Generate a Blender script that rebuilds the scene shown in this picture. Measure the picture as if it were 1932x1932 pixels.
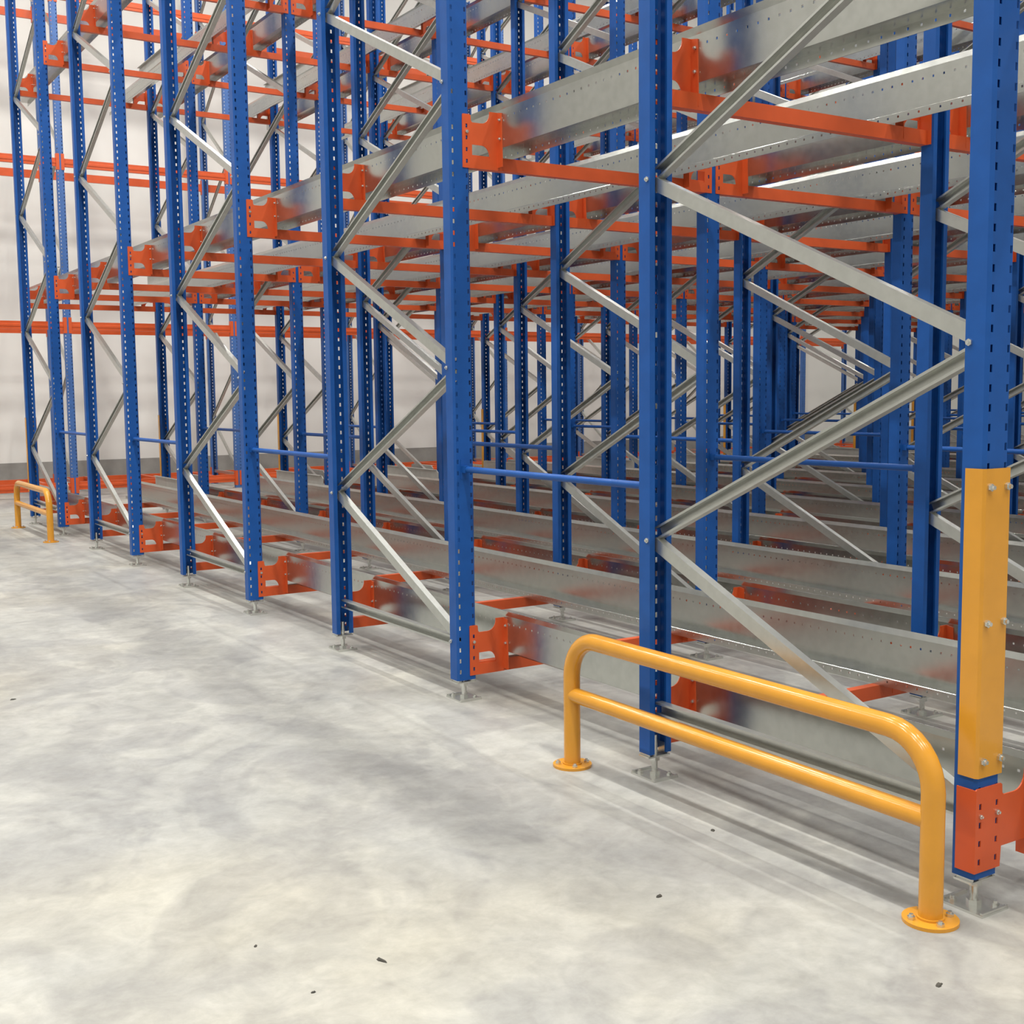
import bpy, bmesh, math, random
from mathutils import Vector, Matrix

random.seed(7)
C = bpy.context.scene.collection
for o in list(bpy.data.objects):
    bpy.data.objects.remove(o, do_unlink=True)

# ------------------------------------------------------------------ camera
CAM = Vector((-2.852, -2.071, 1.45))
YAW, PITCH, ROLL, FPX = 0.5678, -0.0977, -0.0112, 2281.35
fwd = Vector((math.sin(YAW) * math.cos(PITCH), math.cos(YAW) * math.cos(PITCH), math.sin(PITCH)))
rgt = Vector((math.cos(YAW), -math.sin(YAW), 0))
upv = rgt.cross(fwd)
r2 = math.cos(ROLL) * rgt + math.sin(ROLL) * upv
u2 = -math.sin(ROLL) * rgt + math.cos(ROLL) * upv
cam = bpy.data.cameras.new('camera')
cam.sensor_width = 36.0
cam.lens = FPX / 1932.0 * 36.0
cam.clip_start, cam.clip_end = 0.05, 200
cam_o = bpy.data.objects.new('camera', cam)
C.objects.link(cam_o)
m = Matrix((r2, u2, -fwd)).transposed().to_4x4()
m.translation = CAM
cam_o.matrix_world = m
scene = bpy.context.scene
scene.camera = cam_o

# ------------------------------------------------------------------ world, exposure
w = bpy.data.worlds.new('world'); scene.world = w; w.use_nodes = True
w.node_tree.nodes['Background'].inputs[0].default_value = (0.8, 0.85, 0.9, 1)
w.node_tree.nodes['Background'].inputs[1].default_value = 0.05
vs = scene.view_settings
vs.view_transform = 'Standard'; vs.look = 'None'; vs.gamma = 1.0
vs.use_curve_mapping = False
vs.exposure = -0.52
LAMP_W = 330.0
LAMP_COL = (1.0, 0.985, 0.935)

# ------------------------------------------------------------------ layout measured from the photo
YS = [0.004, 1.415, 2.846, 4.222, 5.62, 7.042, 8.45, 9.864, 11.263, 12.697]
W = 1.5364                      # lane width
NP = 12                         # rack rows
UW, UD = 0.100, 0.068           # upright width / depth
UH = 7.9                        # upright height
UB = 0.095                      # upright bottom
Z0 = [0.115, 2.482, 4.85]       # beam undersides of the three tiers
ROOM = dict(x0=-9.0, x1=27.0, y0=-9.0, y1=18.75, h=11.5)

def px(p):
    d = Vector(p) - CAM
    z = d.dot(fwd)
    if z < 0.1:
        return None
    return (966 + FPX * d.dot(r2) / z, 966 - FPX * d.dot(u2) / z)

def seen(pts, mx=420):
    """does any of these points lie within the horizontal field of view (with a margin)"""
    us = [px(p) for p in pts]
    us = [u for u in us if u is not None]
    if not us:
        return False
    return max(u[0] for u in us) > -mx and min(u[0] for u in us) < 1932 + mx

# ------------------------------------------------------------------ materials
def mat(name, base, rough=0.5, metal=0.0, spec=0.5, var=0.0, vscale=8.0, bump=0.0, bscale=60.0, rvar=0.0, col2=None, coat=0.0):
    mt = bpy.data.materials.new(name); mt.use_nodes = True
    nt = mt.node_tree; b = nt.nodes['Principled BSDF']
    b.inputs['Base Color'].default_value = (*base, 1)
    b.inputs['Roughness'].default_value = rough
    b.inputs['Metallic'].default_value = metal
    b.inputs['Specular IOR Level'].default_value = spec
    if coat:
        b.inputs['Coat Weight'].default_value = coat
        b.inputs['Coat Roughness'].default_value = 0.15
    tc = nt.nodes.new('ShaderNodeNewGeometry')
    if var or col2:
        n = nt.nodes.new('ShaderNodeTexNoise'); n.inputs['Scale'].default_value = vscale; n.inputs['Detail'].default_value = 5
        nt.links.new(tc.outputs['Position'], n.inputs['Vector'])
        rp = nt.nodes.new('ShaderNodeValToRGB')
        c2 = col2 or tuple(min(1, c * (1 + var)) for c in base)
        c1 = tuple(c * (1 - var) for c in base) if var else base
        rp.color_ramp.elements[0].color = (*c1, 1); rp.color_ramp.elements[0].position = 0.35
        rp.color_ramp.elements[1].color = (*c2, 1); rp.color_ramp.elements[1].position = 0.65
        nt.links.new(n.outputs['Fac'], rp.inputs['Fac'])
        nt.links.new(rp.outputs['Color'], b.inputs['Base Color'])
        if rvar:
            mr = nt.nodes.new('ShaderNodeMapRange')
            mr.inputs['To Min'].default_value = max(0, rough - rvar); mr.inputs['To Max'].default_value = rough + rvar
            nt.links.new(n.outputs['Fac'], mr.inputs['Value']); nt.links.new(mr.outputs['Result'], b.inputs['Roughness'])
    if bump:
        n2 = nt.nodes.new('ShaderNodeTexNoise'); n2.inputs['Scale'].default_value = bscale; n2.inputs['Detail'].default_value = 2
        nt.links.new(tc.outputs['Position'], n2.inputs['Vector'])
        bp = nt.nodes.new('ShaderNodeBump'); bp.inputs['Strength'].default_value = bump; bp.inputs['Distance'].default_value = 0.002
        nt.links.new(n2.outputs['Fac'], bp.inputs['Height']); nt.links.new(bp.outputs['Normal'], b.inputs['Normal'])
    return mt

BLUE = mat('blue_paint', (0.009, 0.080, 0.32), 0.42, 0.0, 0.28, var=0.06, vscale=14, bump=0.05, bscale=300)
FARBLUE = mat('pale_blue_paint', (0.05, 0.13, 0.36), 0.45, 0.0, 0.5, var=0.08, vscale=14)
ORANGE = mat('orange_paint', (0.60, 0.092, 0.024), 0.36, 0.0, 0.4, var=0.05, vscale=10, bump=0.04, bscale=300)
YELLOW = mat('yellow_paint', (0.66, 0.30, 0.030), 0.19, 0.0, 0.5, var=0.04, vscale=10)
GALV = mat('galvanised_steel', (0.50, 0.51, 0.48), 0.24, 0.97, 0.5, var=0.05, vscale=26, rvar=0.04)
ZINC = mat('zinc_fastener', (0.68, 0.69, 0.66), 0.24, 0.9, 0.5)
STOPM = mat('stop_plate_steel', (0.50, 0.50, 0.47), 0.45, 0.5, 0.5, var=0.05, vscale=12)
WALLM = mat('white_wall', (0.78, 0.76, 0.72), 0.7, 0.0, 0.3, var=0.035, vscale=0.9)
CEILM = mat('grey_ceiling', (0.42, 0.42, 0.41), 0.8, 0.0, 0.2)
PLINTHM = mat('grey_plinth', (0.30, 0.285, 0.265), 0.75, 0.0, 0.3, var=0.14, vscale=3.0)
LAMPM = mat('lamp_housing', (0.8, 0.8, 0.8), 0.5)
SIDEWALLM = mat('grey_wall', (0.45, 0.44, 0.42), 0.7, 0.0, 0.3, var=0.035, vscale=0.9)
CHIP = mat('dark_chip', (0.06, 0.055, 0.045), 0.8, var=0.3, vscale=60)

def floor_material():
    mt = bpy.data.materials.new('concrete_floor'); mt.use_nodes = True
    nt = mt.node_tree; N = nt.nodes; L = nt.links; b = N['Principled BSDF']
    g = N.new('ShaderNodeNewGeometry')
    def noise(scale, detail=5, rough=0.55, sx=1, sy=1, dist=0.0):
        mp = N.new('ShaderNodeMapping'); mp.inputs['Scale'].default_value = (sx, sy, 1)
        L.new(g.outputs['Position'], mp.inputs['Vector'])
        n = N.new('ShaderNodeTexNoise'); n.inputs['Scale'].default_value = scale; n.inputs['Detail'].default_value = detail
        n.inputs['Roughness'].default_value = rough; n.inputs['Distortion'].default_value = dist
        L.new(mp.outputs['Vector'], n.inputs['Vector']); return n.outputs['Fac']
    def ramp(f, a, b_, ca, cb):
        r = N.new('ShaderNodeValToRGB'); r.color_ramp.elements[0].position = a; r.color_ramp.elements[1].position = b_
        r.color_ramp.elements[0].color = (*ca, 1); r.color_ramp.elements[1].color = (*cb, 1)
        L.new(f, r.inputs['Fac']); return r.outputs['Color']
    def mix(a, c, fac, mode='MIX'):
        x = N.new('ShaderNodeMix'); x.data_type = 'RGBA'; x.blend_type = mode
        if isinstance(fac, float): x.inputs['Factor'].default_value = fac
        else: L.new(fac, x.inputs['Factor'])
        L.new(a, x.inputs['A']); L.new(c, x.inputs['B']); return x.outputs['Result']
    base = ramp(noise(0.75, 6, 0.6, dist=0.6), 0.36, 0.64, (0.335, 0.335, 0.327), (0.430, 0.424, 0.400))
    warm = ramp(noise(0.55, 3, 0.5), 0.5, 0.72, (1, 1, 1), (1.0, 0.955, 0.86))
    c = mix(base, warm, 1.0, 'MULTIPLY')
    mid = ramp(noise(4.5, 6, 0.65, dist=0.8), 0.33, 0.66, (0.80, 0.80, 0.805), (1.10, 1.10, 1.08))
    c = mix(c, mid, 0.8, 'MULTIPLY')
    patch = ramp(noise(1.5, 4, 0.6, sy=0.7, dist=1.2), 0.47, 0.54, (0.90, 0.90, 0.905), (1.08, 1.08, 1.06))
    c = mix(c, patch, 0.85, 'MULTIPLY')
    grit = ramp(noise(11, 6, 0.7, dist=0.5), 0.36, 0.60, (0.90, 0.895, 0.885), (1.05, 1.05, 1.05))
    c = mix(c, grit, 0.8, 'MULTIPLY')
    streak = ramp(noise(1.4, 4, 0.5, sx=2.2, sy=0.35), 0.30, 0.52, (0.84, 0.84, 0.85), (1, 1, 1))
    c = mix(c, streak, 0.75, 'MULTIPLY')
    spots = ramp(noise(2.1, 3, 0.5, dist=0.3), 0.22, 0.33, (0.72, 0.73, 0.76), (1, 1, 1))
    c = mix(c, spots, 0.8, 'MULTIPLY')
    fine = ramp(noise(28, 5, 0.75), 0.3, 0.7, (0.91, 0.91, 0.91), (1.05, 1.05, 1.05))
    c = mix(c, fine, 0.7, 'MULTIPLY')
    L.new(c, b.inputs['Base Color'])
    mr = N.new('ShaderNodeMapRange'); mr.inputs['To Min'].default_value = 0.34; mr.inputs['To Max'].default_value = 0.62
    L.new(noise(2.4, 4, 0.6, dist=0.7), mr.inputs['Value']); L.new(mr.outputs['Result'], b.inputs['Roughness'])
    b.inputs['Specular IOR Level'].default_value = 0.4
    bp = N.new('ShaderNodeBump'); bp.inputs['Strength'].default_value = 0.08; bp.inputs['Distance'].default_value = 0.003
    L.new(noise(35, 4, 0.6), bp.inputs['Height']); L.new(bp.outputs['Normal'], b.inputs['Normal'])
    return mt
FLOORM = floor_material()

# ------------------------------------------------------------------ mesh helpers
class MB:
    """collects boxes, sheets, tubes and plates; mesh(name, material) makes ONE mesh"""
    def __init__(self): self.v = []; self.f = []; self.smooth = []
    def add(self, vs, fs, sm=False):
        k = len(self.v); self.v += [tuple(p) for p in vs]
        for f in fs: self.f.append(tuple(i + k for i in f)); self.smooth.append(sm)
    def hexa(self, p):
        self.add(p, [(0, 3, 2, 1), (4, 5, 6, 7), (0, 1, 5, 4), (1, 2, 6, 5), (2, 3, 7, 6), (3, 0, 4, 7)])
    def box(self, a, b):
        (x0, y0, z0), (x1, y1, z1) = a, b
        self.hexa([(x0, y0, z0), (x1, y0, z0), (x1, y1, z0), (x0, y1, z0), (x0, y0, z1), (x1, y0, z1), (x1, y1, z1), (x0, y1, z1)])
    def sheet(self, pts, t, a, b, to3):
        """open 2-D polyline thickened by t and run from a to b along the third axis; to3(u, v, s) -> xyz"""
        n = len(pts); P = [Vector(p) for p in pts]; nor = []
        for i in range(n):
            d = []
            if i > 0: d.append((P[i] - P[i - 1]).normalized())
            if i < n - 1: d.append((P[i + 1] - P[i]).normalized())
            ns = [Vector((-q.y, q.x)) for q in d]
            nn = sum(ns, Vector((0, 0))).normalized()
            nor.append(nn / max(0.4, nn.dot(ns[0])))
        A = [P[i] + nor[i] * t / 2 for i in range(n)]; B = [P[i] - nor[i] * t / 2 for i in range(n)]
        vs = []
        for s in (a, b):
            vs += [to3(p.x, p.y, s) for p in A] + [to3(p.x, p.y, s) for p in B]
        fs = []
        for i in range(n - 1):
            fs.append((i, i + 1, 2 * n + i + 1, 2 * n + i)); fs.append((n + i + 1, n + i, 3 * n + i, 3 * n + i + 1))
            fs.append((i, n + i, n + i + 1, i + 1)); fs.append((2 * n + i, 2 * n + i + 1, 3 * n + i + 1, 3 * n + i))
        fs.append((0, 2 * n, 3 * n, n)); fs.append((n - 1, 2 * n - 1, 4 * n - 1, 3 * n - 1))
        self.add(vs, fs)
    def tube(self, path, r, seg=14, caps=True, sm=True):
        P = [Vector(p) for p in path]; rings = []
        prev = None
        for i, p in enumerate(P):
            d = (P[min(i + 1, len(P) - 1)] - P[max(i - 1, 0)]).normalized()
            ref = prev if prev is not None else (Vector((0, 0, 1)) if abs(d.z) < 0.9 else Vector((1, 0, 0)))
            a = (ref - d * ref.dot(d)).normalized(); prev = a; b = d.cross(a)
            rings.append([p + (a * math.cos(2 * math.pi * k / seg) + b * math.sin(2 * math.pi * k / seg)) * r for k in range(seg)])
        vs = [q for rg in rings for q in rg]; fs = []
        for i in range(len(P) - 1):
            for k in range(seg):
                fs.append((i * seg + k, i * seg + (k + 1) % seg, (i + 1) * seg + (k + 1) % seg, (i + 1) * seg + k))
        self.add(vs, fs, sm)
        if caps:
            self.add(rings[0], [tuple(reversed(range(seg)))]); self.add(rings[-1], [tuple(range(seg))])
    def disc(self, c, r, h, seg=24):
        c = Vector(c); self.tube([c, c + Vector((0, 0, h))], r, seg, True, False)
    def plate(self, outer, holes, t0, t1, to3):
        """flat polygon with holes, extruded from t0 to t1"""
        bm = bmesh.new(); loops = []
        for lp in [outer] + holes:
            vv = [bm.verts.new((p[0], p[1], 0)) for p in lp]
            for i in range(len(vv)): bm.edges.new((vv[i], vv[(i + 1) % len(vv)]))
            loops.append(vv)
        bmesh.ops.triangle_fill(bm, use_beauty=True, use_dissolve=False, edges=list(bm.edges))
        bm.verts.index_update(); idx = {v: i for i, v in enumerate(bm.verts)}
        co = [(v.co.x, v.co.y) for v in bm.verts]; tri = [tuple(idx[v] for v in f.verts) for f in bm.faces]
        n = len(co)
        vs = [to3(x, y, t0) for x, y in co] + [to3(x, y, t1) for x, y in co]
        fs = list(tri) + [tuple(i + n for i in reversed(f)) for f in tri]
        for vv in loops:
            ii = [idx[v] for v in vv]
            for k in range(len(ii)):
                a, b = ii[k], ii[(k + 1) % len(ii)]; fs.append((a, b, b + n, a + n))
        bm.free(); self.add(vs, fs)
    def mesh(self, name, material):
        me = bpy.data.meshes.new(name); me.from_pydata(self.v, [], self.f)
        me.polygons.foreach_set('use_smooth', self.smooth)
        me.materials.append(material)
        bm = bmesh.new(); bm.from_mesh(me); bmesh.ops.recalc_face_normals(bm, faces=bm.faces); bm.to_mesh(me); bm.free()
        me.update(); return me

def link(name, data, parent=None, loc=(0, 0, 0), rot=(0, 0, 0)):
    o = bpy.data.objects.new(name, data); C.objects.link(o)
    o.location = loc; o.rotation_euler = rot
    if parent is not None: o.parent = parent
    return o
def tag(o, label, cat, group=None):
    assert len(label.split()) <= 16, label
    o['kind'] = 'thing'; o['label'] = label; o['category'] = cat
    if group: o['group'] = group
    return o
def structure(o):
    o['kind'] = 'structure'; return o
ORD = ['first', 'second', 'third', 'fourth', 'fifth', 'sixth', 'seventh', 'eighth', 'ninth', 'tenth', 'eleventh', 'twelfth', 'thirteenth', 'fourteenth']

# ------------------------------------------------------------------ the room
R_ = ROOM
def slab(name, a, b, material):
    q = MB(); q.box(a, b); return structure(link(name, q.mesh(name, material)))
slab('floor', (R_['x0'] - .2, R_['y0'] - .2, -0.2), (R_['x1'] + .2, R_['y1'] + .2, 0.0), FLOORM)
slab('ceiling', (R_['x0'] - .2, R_['y0'] - .2, R_['h']), (R_['x1'] + .2, R_['y1'] + .2, R_['h'] + .2), CEILM)
slab('wall_back', (R_['x0'] - .2, R_['y1'], 0), (R_['x1'] + .2, R_['y1'] + .2, R_['h']), WALLM)
slab('wall_front', (R_['x0'] - .2, R_['y0'] - .2, 0), (R_['x1'] + .2, R_['y0'], R_['h']), SIDEWALLM)
slab('wall_left', (R_['x0'] - .2, R_['y0'], 0), (R_['x0'], R_['y1'], R_['h']), SIDEWALLM)
slab('wall_right', (R_['x1'], R_['y0'], 0), (R_['x1'] + .2, R_['y1'], R_['h']), SIDEWALLM)
slab('baseboard_back', (R_['x0'], R_['y1'] - .05, 0), (R_['x1'], R_['y1'], 0.42), PLINTHM)

# ------------------------------------------------------------------ ceiling lamps (rows running along the lanes)
q = MB(); q.box((-.16, -.78, 0), (.16, .78, .07)); LAMP_ME = q.mesh('lamp_housing', LAMPM)
q = MB(); q.tube([(0, -.5, .07), (0, -.5, .9)], .008, 6); q.tube([(0, .5, .07), (0, .5, .9)], .008, 6); HANG_ME = q.mesh('hanger', LAMPM)
def lamp_row(spots, power, along_x, where, last=None):
    LD = bpy.data.lights.new('lamp_light', 'AREA'); LD.shape = 'RECTANGLE'; LD.size = 0.28; LD.size_y = 1.5
    LD.energy = LAMP_W * power; LD.color = LAMP_COL
    LE = LD.copy(); LE.energy = LAMP_W * (last or power)
    for j, (lx, ly) in enumerate(spots):
        e = tag(link('ceiling_lamp', None, None, (lx, ly, R_['h'] - .9), (0, 0, math.pi / 2 if along_x else 0)),
                'long white ceiling lamp, %s in the row over %s' % (ORD[j], where), 'lamp', 'ceiling lamps')
        link('housing', LAMP_ME, e); link('hanger', HANG_ME, e)
        link('light', LE if j == len(spots) - 1 else LD, e, (0, 0, -.005))
LY = [-5.5, -2.2, 1.8, 5.8, 9.8, 13.9]
for lx, pw, where in ((-6.0, .85, 'the middle of the open floor'), (-1.6, 1.1, 'the floor edge beside the rack'), (3.5, .95, 'the third lane of the rack'),
                      (9.0, .42, 'the sixth lane of the rack'), (14.5, .42, 'the tenth lane of the rack'), (20.0, .42, 'the floor beyond the rack')):
    lamp_row([(lx, ly) for ly in LY], pw, False, where, 0.95 if lx > 0 else None)   # the back aisle is lit fully

# ------------------------------------------------------------------ rack upright meshes
PITCHZ = 0.0525
def upright_mesh(name, wd, dp, z0, z1, material):
    """open-backed perforated post, face towards -y"""
    q = MB(); t = 0.003; h = wd / 2; f = -dp / 2; r = dp / 2
    to3 = lambda x, y, s: (x, y, s)
    colx = 0.036; cw = 0.005
    q.sheet([(-colx - cw, f), (-h + .008, f), (-h, f + .008), (-h, r), (-h + .021, r), (-h + .021, r - .008)], t, z0, z1, to3)
    q.sheet([(colx + cw, f), (h - .008, f), (h, f + .008), (h, r), (h - .021, r), (h - .021, r - .008)], t, z0, z1, to3)
    q.sheet([(-colx + cw, f), (colx - cw, f)], t, z0, z1, to3)
    for s in (-1, 1):
        z = z0; k = 0
        while z < z1:
            a = z0 if k == 0 else z; b = min(z1, z + (PITCHZ - 0.020))
            q.box((s * colx - cw, f - t / 2, a), (s * colx + cw, f + t / 2, b))
            z += PITCHZ; k += 1
    return q.mesh(name, material)
UP_ME = upright_mesh('upright', UW, UD, UB, UH, BLUE)

GALVB = mat('galvanised_brace', (0.55, 0.56, 0.53), 0.33, 0.9, 0.5, var=0.04, vscale=26)
def channel_mesh(name, L, wdt=0.044, fl=0.030, t=0.0025, material=GALVB):
    """C channel along +y from 0 to L; web faces -x"""
    q = MB(); h = wdt / 2; lip = .007
    q.sheet([(fl / 2, h - lip), (fl / 2, h), (-fl / 2, h), (-fl / 2, -h), (fl / 2, -h), (fl / 2, -h + lip)], t, 0, L, lambda x, z, s: (x, s, z))
    return q.mesh(name, material)

def hexbolt(q, c, axis, r=.009, h=.007):
    c = Vector(c); a = Vector(axis); q.tube([c, c + a * h], r, 6, True, False); q.tube([c + a * h, c + a * (h + .006)], r * .55, 8, True, False)

# brace geometry of each of the five frames in a row
ZN = [0.28 + 1.293 * k for k in range(7)]      # nodes on the post nearer the entry end
ZF = [0.905 + 1.303 * k for k in range(7)]     # nodes on the post nearer the back wall
def frame_braces(y0, y1):
    """list of (type, y, z, angle, length): 'down' web outwards, 'up' open side outwards"""
    a = y0 + 0.020; b = y1 - 0.020; out = []
    def seg(tp, za, zb):            # runs from the near post (a, za) to the far post (b, zb)
        L = math.hypot(b - a, zb - za); out.append((tp, a, za, math.atan2(zb - za, b - a), L))
    seg('flat', ZN[0] - .012, ZN[0] - .012)
    for k in range(6):
        if ZF[k] < UH - .2: seg('down', ZN[k] + .012, ZF[k] - .012)
        if ZN[k + 1] < UH - .2: seg('up', ZN[k + 1] - .018, ZF[k] + .022)
    return out

BRACE_CACHE = {}
def brace_mesh(L):
    k = round(L, 3)
    if k not in BRACE_CACHE: BRACE_CACHE[k] = channel_mesh('brace', L)
    return BRACE_CACHE[k]

# screw foot under a post
def foot_parts():
    a = MB()
    a.plate([(-.058, -.07), (.058, -.07), (.058, .07), (-.058, .07)], [], 0, .007, lambda x, y, s: (x, y, s))
    a.box((-.056, -.07, .006), (.056, -.062, .013)); a.box((-.056, .062, .006), (.056, .07, .013))
    b = MB(); b.tube([(0, 0, .007), (0, 0, .16)], .012, 10); b.tube([(0, 0, .007), (0, 0, .02)], .021, 6, True, False); b.tube([(0, 0, .062), (0, 0, .078)], .021, 6, True, False)
    b.box((-.052, -.030, .080), (.052, .030, .086)); b.box((-.045, -.028, .084), (-.041, .026, .125)); b.box((.041, -.028, .084), (.045, .026, .125))
    c = MB(); hexbolt(c, (0, 0, .007), (0, 0, 1), .011, .009)
    j = MB(); j.v = list(a.v); j.f = list(a.f); j.smooth = list(a.smooth); j.add(b.v, b.f); 
    for s in ((-.034, .045), (.034, -.045)): hexbolt(j, (s[0], s[1], .007), (0, 0, 1), .011, .009)
    return a.mesh('base_plate', ZINC), b.mesh('spindle', ZINC), c.mesh('anchor_bolt', ZINC), j.mesh('foot', ZINC)
PLATE_ME, SPINDLE_ME, ANCHOR_ME, FOOT_ME = foot_parts()
q = MB(); hexbolt(q, (0, 0, 0), (-1, 0, 0), .010, .007); SIDEBOLT_ME = q.mesh('brace_bolt', ZINC)

def make_frame(row, fi):
    X = row * W; y0, y1 = YS[2 * fi], YS[2 * fi + 1]
    e = link('upright_frame', None, None, (X, 0, 0))
    nb = 5 - fi
    rowtxt = 'in the outermost row beside the open floor' if row == 0 else '%s row in from the open floor' % ORD[row]
    tag(e, 'zigzag-braced blue upright frame, %s from back wall, %s' % (ORD[nb - 1], rowtxt), 'rack frame', 'blue upright frames of the rack')
    for k, y in enumerate((y0, y1)):
        u = link('upright', UP_ME, e, (0, y, 0), (0, 0, math.pi * k))
        if row == 0:
            pl = link('base_plate', PLATE_ME, e, (0, y, 0), (0, 0, math.pi * k))
            link('spindle', SPINDLE_ME, pl)
            for s in ((-.034, .045), (.034, -.045)): link('anchor_bolt', ANCHOR_ME, pl, (s[0], s[1], 0))
        else:
            link('foot', FOOT_ME, e, (0, y, 0))
    for tp, y, z, a, L in frame_braces(y0, y1):
        if tp == 'down': link('brace', brace_mesh(L), e, (-.004, y, z), (a, 0, 0))
        else: link('brace', brace_mesh(L), e, (.004, y, z), (a, math.pi, 0) if False else (a, 0, 0)).scale = (-1, 1, 1)
    if row == 0:
        for k in range(6):
            for yb, zb, inside in ((y1 - .022, ZF[k], fi == 4 and k == 0), (y0 + .022, ZN[k], fi == 0 and k == 0)):
                if inside:      # covered by the post guard or the entry bracket: head on the inner face of the post
                    link('brace_bolt', SIDEBOLT_ME, e, (-UW / 2 + .0015, yb - .006 * (1 if yb < y0 + .1 else -1), zb), (0, 0, math.pi))
                else:
                    link('brace_bolt', SIDEBOLT_ME, e, (-UW / 2, yb, zb))
    return e

FRAMES = []
for row in range(NP):
    for fi in range(5):
        X = row * W
        if seen([(X, YS[2 * fi], 1), (X, YS[2 * fi + 1], 1)]):
            make_frame(row, fi); FRAMES.append((row, fi))

# ------------------------------------------------------------------ cross beams with end brackets
def arc(cx, cz, rx, rz, a0, a1, n):
    return [(cx + rx * math.cos(math.radians(a0 + (a1 - a0) * i / n)), cz + rz * math.sin(math.radians(a0 + (a1 - a0) * i / n))) for i in range(n + 1)]
BH, BDY = 0.060, 0.040
def bracket_mesh(name, sign, wide):
    """bracket at the x=0 end of a beam (post centre at x=0); front plane y=0, body towards +y*sign; z=0 is the beam underside.
    The horn is folded towards -y, against the rail."""
    q = MB(); t = .004
    xl = -.0555 if wide else .014
    if wide:
        low = [(xl, 0), (.056, 0), (.060, .058), (.186, .058), (.190, .052), (.190, 0), (.205, 0), (.205, .262)]
    else:
        low = [(xl, 0), (.205, 0), (.205, .262)]
    outer = low + [(.162, .262)] + arc(.115, .255, .045, .050, 8, -90, 6) + [(.066, .205), (.060, .212), (.058, .236), (.052, .240), (xl + .004, .240), (xl, .236)]
    holes = [] if wide else [[(.064, .052), (.158, .052)] + arc(.118, .054, .040, .052, 5, 90, 5) + [(.064, .106)]]
    for cx in ([-.036, .036] if wide else [.036]):
        for k in range(4):
            z = .030 + .0525 * k
            holes.append([(cx - .005, z - .009), (cx + .005, z - .009), (cx + .005, z + .009), (cx - .005, z + .009)])
    to3 = (lambda x, z, s: (x, s, z))
    s0, s1 = (-t, 0) if sign > 0 else (0, t)
    q.plate(outer, holes, s0, s1, to3)
    # fold against the rail, always on the -y side
    fy0, fy1 = (-t - .042, -t) if sign > 0 else (-.042, 0)
    q.hexa([(.201, fy0, .012), (.205, fy0, .012), (.205, fy1, .012), (.201, fy1, .012), (.201, fy0 + .006, .255), (.205, fy0 + .006, .255), (.205, fy1, .262), (.201, fy1, .262)])
    # leg along the side of the post
    ys = sorted((0, sign * .060))
    q.box((.0515, ys[0], 0), (.0555, ys[1], .236))
    if wide:
        q.box((-.0555, ys[0], 0), (-.0515, ys[1], .236))
    return q.mesh(name, ORANGE)
BRK = {}
for sg in (1, -1):
    for wd in (False, True):
        BRK[(sg, wd)] = bracket_mesh('end_bracket', sg, wd)
def mirror_x(me):
    c = me.copy()
    for v in c.vertices: v.co.x = -v.co.x
    c.flip_normals(); c.update(); return c
BRKM = {k: mirror_x(v) for k, v in BRK.items()}
def beam_mesh(sign, x0):
    q = MB(); ys = sorted((0, sign * BDY))
    q.box((x0, ys[0], .0), (W - x0, ys[1], BH))
    return q.mesh('beam', ORANGE)
BEAM = {(sg, wd): beam_mesh(sg, .191 if wd else .0555) for sg in (1, -1) for wd in (False, True)}
q = MB()
hexbolt(q, (0, 0, 0), (0, -1, 0), .008, .006); PLATEBOLT_ME = q.mesh('bolt', ZINC)
q = MB(); hexbolt(q, (0, 0, 0), (-1, 0, 0), .008, .005); FOLDBOLT_ME = q.mesh('bolt', ZINC)
TIER = ['ground', 'second', 'third']
NBEAM = 0
for lane in range(NP - 1):
    for pi, y in enumerate(YS):
        X = lane * W
        if not seen([(X, y, 1), (X + W, y, 1)], 300): continue
        sign = 1 if pi % 2 == 0 else -1
        yf = y - sign * (UD / 2 + .0018)
        wide = pi == 0
        for ti, z in enumerate(Z0):
            lanetxt = 'outermost lane beside the open floor' if lane == 0 else '%s lane from the open floor' % ORD[lane]
            e = tag(link('cross_beam', None, None, (X, yf, z)),
                    'orange cross beam, %s tier, %s from back wall, %s' % (TIER[ti], ORD[9 - pi], lanetxt), 'beam', 'orange cross beams')
            NBEAM += 1
            link('beam', BEAM[(sign, wide)], e)
            b1 = link('end_bracket', BRK[(sign, wide)], e)
            b2 = link('end_bracket', BRKM[(sign, wide)], e, (W, 0, 0))
            if lane == 0:
                yo = -.004 if sign > 0 else 0
                if sign > 0:
                    link('bolt', PLATEBOLT_ME, b1, (.036, yo, .161))
                    if wide: link('bolt', PLATEBOLT_ME, b1, (-.036, yo, .161)).scale = (.8, .8, .8)
                link('bolt', FOLDBOLT_ME, b1, (.201, yo - .024, .14)); link('bolt', FOLDBOLT_ME, b1, (.201, yo - .024, .225))
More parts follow.
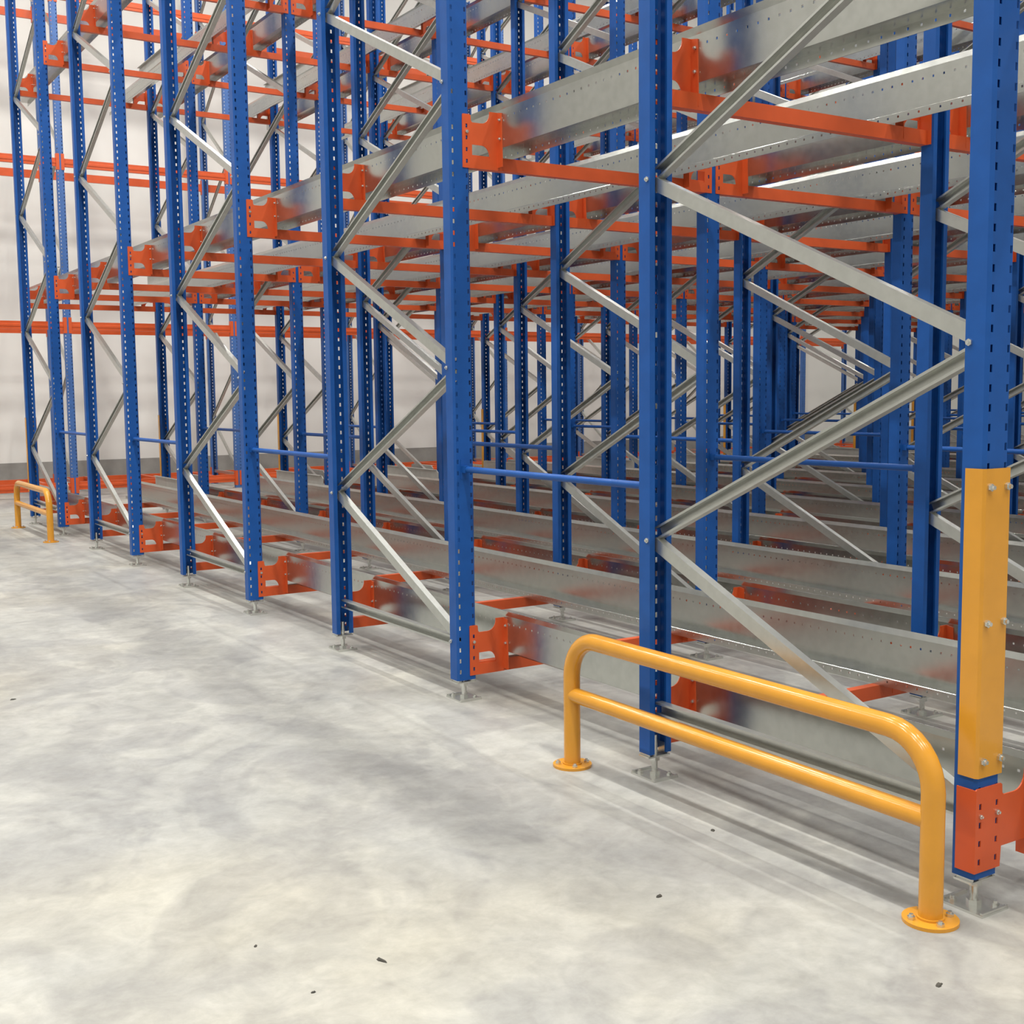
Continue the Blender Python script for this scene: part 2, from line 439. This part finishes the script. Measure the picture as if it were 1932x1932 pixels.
# ------------------------------------------------------------------ shuttle rails
RY0, RY1 = -0.50, 13.46
def rail_mesh(name, mir):
    """open-floor-side rail; x from the post centre, z from the beam underside"""
    q = MB(); t = .003
    sx = -1 if mir else 1; ox = W if mir else 0
    to3 = lambda x, z, s: (ox + sx * x, s, z)
    hz = [(.207, .229, .238), (.291, .078, .087)]
    q.sheet([(.197, .298), (.207, .272), (.207, .238)], t, RY0, RY1, to3)
    q.sheet([(.207, .229), (.207, .100), (.2900, .0975), (.291, .0965), (.291, .087)], t, RY0, RY1, to3)
    q.sheet([(.291, .078), (.291, .0602)], t, RY0, RY1, to3)
    for (x, a, b) in hz:
        y = RY0; 
        while y < RY1 - .001:
            y2 = min(RY1, y + .043)
            p0 = to3(x - t / 2, a, y); p1 = to3(x + t / 2, b, y2)
            lo = [min(i, j) for i, j in zip(p0, p1)]; hi = [max(i, j) for i, j in zip(p0, p1)]
            q.box(lo, hi)
            y += .052
    return q.mesh(name, GALV)
RAIL = [rail_mesh('shuttle_rail', False), rail_mesh('shuttle_rail', True)]
def stop_mesh(mir, y0, y1):
    q = MB(); sx = -1 if mir else 1; ox = W if mir else 0
    y1 = y1
    out = [(y0, .292), (y1, .292), (y1, .395), (y1 - .03, .405), (y0 + .05, .405), (y0, .370)]
    q.plate(out, [], .194, .200, lambda y, z, s: (ox + sx * s, y, z))
    q.box((ox + sx * .200 - (.03 if mir else 0), y0 + .05, .399), (ox + sx * .200 + (0 if mir else .03), y1 - .03, .405))
    return q.mesh('end_stop', STOPM)
STOP = [stop_mesh(False, 11.85, 12.45), stop_mesh(True, 11.0, 12.45)]
for lane in range(NP - 1):
    X = lane * W
    lanetxt = 'outermost lane by the open floor' if lane == 0 else '%s lane from the open floor' % ORD[lane]
    for ti, z in enumerate(Z0):
        for s in (0, 1):
            side = 'nearer' if s == 0 else 'farther'
            rl = tag(link('shuttle_rail', RAIL[s], None, (X, 0, z)),
                     'long galvanised shuttle rail, %s tier, %s rail of %s' % (TIER[ti], side, lanetxt), 'rail', 'galvanised shuttle rails')
            link('end_stop', STOP[s], rl)

# ------------------------------------------------------------------ blue tie bars between the frames
TIE_CACHE = {}
for row in range(NP):
    for gi in range(4):
        ya, yb = YS[2 * gi + 1] + UD / 2, YS[2 * gi + 2] - UD / 2
        X = row * W
        if not seen([(X, ya, 1.1), (X, yb, 1.1)], 300): continue
        if gi not in TIE_CACHE:
            q = MB(); Lb = yb - ya
            q.tube([(0, .03, 0), (0, Lb - .03, 0)], .0145, 10)
            q.box((-.016, 0, -.016), (.016, .034, .016)); q.box((-.016, Lb - .034, -.016), (.016, Lb, .016))
            q.box((-.020, 0, -.045), (.020, .004, .045)); q.box((-.020, Lb - .004, -.045), (.020, Lb, .045))
            TIE_CACHE[gi] = q.mesh('tie_bar', BLUE)
        rowtxt = 'outermost row beside the open floor' if row == 0 else '%s row from the open floor' % ORD[row]
        tag(link('tie_bar', TIE_CACHE[gi], None, (X, ya, 1.10)),
            'thin blue tie bar, %s gap from back wall, %s' % (ORD[3 - gi], rowtxt), 'tie bar', 'blue tie bars between the frames')

# ------------------------------------------------------------------ yellow post guards
def guard_mesh():
    q = MB(); f = -UD / 2 - .006; h = UW / 2 + .006
    q.sheet([(-h, f + .060), (-h, f + .006), (-h + .006, f), (h - .006, f), (h, f + .006), (h, f + .060)], .004, .385, 1.235, lambda x, y, s: (x, y, s))
    return q.mesh('guard_shell', YELLOW)
GUARD_ME = guard_mesh()
for row in range(NP):
    for end in (0, 9):
        X = row * W; y = YS[end]
        if not seen([(X, y, 1)], 300): continue
        rowtxt = 'outermost row beside the open floor' if row == 0 else '%s row from the open floor' % ORD[row]
        where = 'entry-end post' if end == 0 else 'post facing the back wall'
        e = tag(link('post_guard', None, None, (X, y, 0), (0, 0, 0 if end == 0 else math.pi)),
                'yellow steel guard on the %s, %s' % (where, rowtxt), 'post guard', 'yellow post guards')
        link('guard_shell', GUARD_ME, e)
        if row == 0 or end == 0:
            for z in (1.185, .815, .432):
                for s in (-1, 1): link('bolt', PLATEBOLT_ME, e, (s * .036, -UD / 2 - .008, z)).scale = (1.35, 1.35, 1.35)

# ------------------------------------------------------------------ yellow floor barriers
def barrier(x, y0, y1, label):
    e = tag(link('floor_barrier', None, None, (x, 0, 0)), label, 'barrier', 'yellow floor barriers')
    r = .0325; zt = .513; R = .155
    path = [(0, y0, .006), (0, y0, zt - R)]
    for i in range(1, 9):
        a = math.pi / 2 * i / 8; path.append((0, y0 + R - R * math.cos(a), zt - R + R * math.sin(a)))
    for i in range(0, 9):
        a = math.pi / 2 * i / 8; path.append((0, y1 - R + R * math.sin(a), zt - R + R * math.cos(a)))
    path.append((0, y1, .006))
    # extra points on the straight stretches keep the shading even
    q = MB(); q.tube(path, r, 22); link('hoop', q.mesh('hoop', YELLOW), e)
    q = MB(); q.tube([(0, y0, .285), (0, y1, .285)], .0295, 20); link('mid_rail', q.mesh('mid_rail', YELLOW), e)
    for y in (y0, y1):
        q = MB(); q.disc((0, 0, 0), .076, .010, 32); q.tube([(0, 0, .010), (0, 0, .016)], .038, 22)
        d = link('base_disc', q.mesh('base_disc', YELLOW), e, (0, y, 0))
        for k in range(4):
            a = math.radians(45 + 90 * k + 20)
            link('anchor_bolt', ANCHOR_ME, d, (.056 * math.cos(a), .056 * math.sin(a), .003))
barrier(-.185, .004, 1.692, 'large yellow tubular floor barrier with mid rail before the entry-end frame')
barrier(-.245, 10.72, 12.40, 'yellow tubular floor barrier at the rack end facing the back wall')

# ------------------------------------------------------------------ pallet rack along the back wall
BYF, BYR, BP = 16.52, 17.66, 2.52
BX = [1.31 + BP * k for k in range(-2, 8)]
BZ = [0.10, 2.45, 4.79, 7.14]; BBH = .115
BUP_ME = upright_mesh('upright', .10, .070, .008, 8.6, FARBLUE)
q = MB(); q.box((-.075, -.06, 0), (.075, .06, .008)); BFOOT_ME = q.mesh('base_plate', ZINC)
q = MB()
q.sheet([(-.020, 0), (-.020, .038), (-.026, .043), (-.026, .072), (-.020, .077), (-.020, BBH), (.020, BBH), (.020, 0), (-.020, 0)], .0025, .0570, BP - .0570, lambda y, z, s: (s, y, z))
BBEAM_ME = q.mesh('beam', ORANGE)
q = MB(); q.box((.0515, -.0405, -.05), (.0575, .03, .18)); q.box((.012, -.0405, -.05), (.052, -.0365, .18)); BCON_ME = q.mesh('connector', ORANGE)
BCONM_ME = mirror_x(BCON_ME)
for i, x in enumerate(BX):
    e = tag(link('pallet_rack_frame', None, None, (x, 0, 0)), 'pale blue pallet rack frame against the back wall, %s from the open-floor end' % ORD[i], 'rack frame', 'frames of the back wall rack')
    for y, rz in ((BYF, 0), (BYR, math.pi)):
        link('upright', BUP_ME, e, (0, y, 0), (0, 0, rz)); link('base_plate', BFOOT_ME, e, (0, y, 0))
    z = .30; up = True
    a, b = BYF + .02, BYR - .02
    link('brace', brace_mesh(b - a), e, (0, a, .22))
    while z < 8.0:
        dz = .78; L = math.hypot(b - a, dz)
        if up: link('brace', brace_mesh(L), e, (0, a, z), (math.atan2(dz, b - a), 0, 0))
        else: link('brace', brace_mesh(L), e, (0, a, z + dz), (math.atan2(-dz, b - a), 0, 0)).scale = (-1, 1, 1)
        z += dz + .02; up = not up
for i, x in enumerate(BX[:-1]):
    for ti, z in enumerate(BZ):
        for y, nm, s in ((BYF, 'front', 1), (BYR, 'rear', -1)):
            e = tag(link('pallet_beam', None, None, (x, y, z)), 'orange %s pallet beam, %s tier, %s bay of back wall rack' % (nm, (TIER + ['fourth'])[ti], ORD[i]), 'beam', 'beams of the back wall rack')
            link('beam', BBEAM_ME, e).scale = (1, s, 1)
            link('connector', BCON_ME, e).scale = (1, s, 1); link('connector', BCONM_ME, e, (BP, 0, 0)).scale = (1, s, 1)
q = MB(); q.box((-.025, BYF + .0214, -.001), (.025, BYR - .0214, .0285)); q.box((-.025, BYF - .02, .0281), (.025, BYR + .02, .0315)); SUP_ME = q.mesh('support_bar', ORANGE)
for i, x in enumerate(BX[:-1]):
    for k in range(3):
        tag(link('support_bar', SUP_ME, None, (x + BP * (k + .5) / 3, 0, BZ[0] + BBH - .027)),
            'orange support bar, %s from open-floor end of %s bay, back wall rack' % (ORD[k], ORD[i]), 'support bar', 'support bars of the back wall rack')

# ------------------------------------------------------------------ small chips lying on the floor
def chip(x_, y_, s, label, ang, long_=1.6):
    rnd = random.Random(int(x_ * 1000) * 7 + int(y_ * 1000)); n = 9; q = MB()
    ring = [(math.cos(2 * math.pi * k / n) * s * long_ * rnd.uniform(.6, 1.1), math.sin(2 * math.pi * k / n) * s * rnd.uniform(.6, 1.1)) for k in range(n)]
    vs = [(x, y, -.0005) for x, y in ring] + [(x * .6, y * .6, s * .45 * rnd.uniform(.6, 1.2)) for x, y in ring] + [(0, 0, s * .5)]
    fs = [(k, (k + 1) % n, n + (k + 1) % n, n + k) for k in range(n)] + [(n + k, n + (k + 1) % n, 2 * n) for k in range(n)]
    q.add(vs, fs)
    tag(link('floor_chip', q.mesh('floor_chip', CHIP), None, (x_, y_, 0), (0, 0, ang)), label, 'debris')
chip(-1.808, 4.080, .010, 'small dark chip lying alone on the open concrete floor', .3)
chip(-0.209, 0.855, .008, 'small dark chip on the floor before the large yellow barrier', .8, 2.0)
chip(-0.694, 0.546, .009, 'dark crumb on bare concrete out in front of the large yellow barrier', .5)
chip(-0.464, -0.243, .009, 'dark crumb on the floor in front of the barrier base disc', .4, 1.9)
chip(-1.540, 0.637, .008, 'thin curled dark sliver on the open concrete floor', 1.9, 3.2)
chip(-1.752, 0.578, .006, 'tiny dark crumb near the thin curled sliver', .2)
chip(-1.781, 0.896, .006, 'tiny dark grain on the bare concrete floor', .9)
print('frames', len(FRAMES), 'beams', NBEAM, 'objects', len(bpy.data.objects))
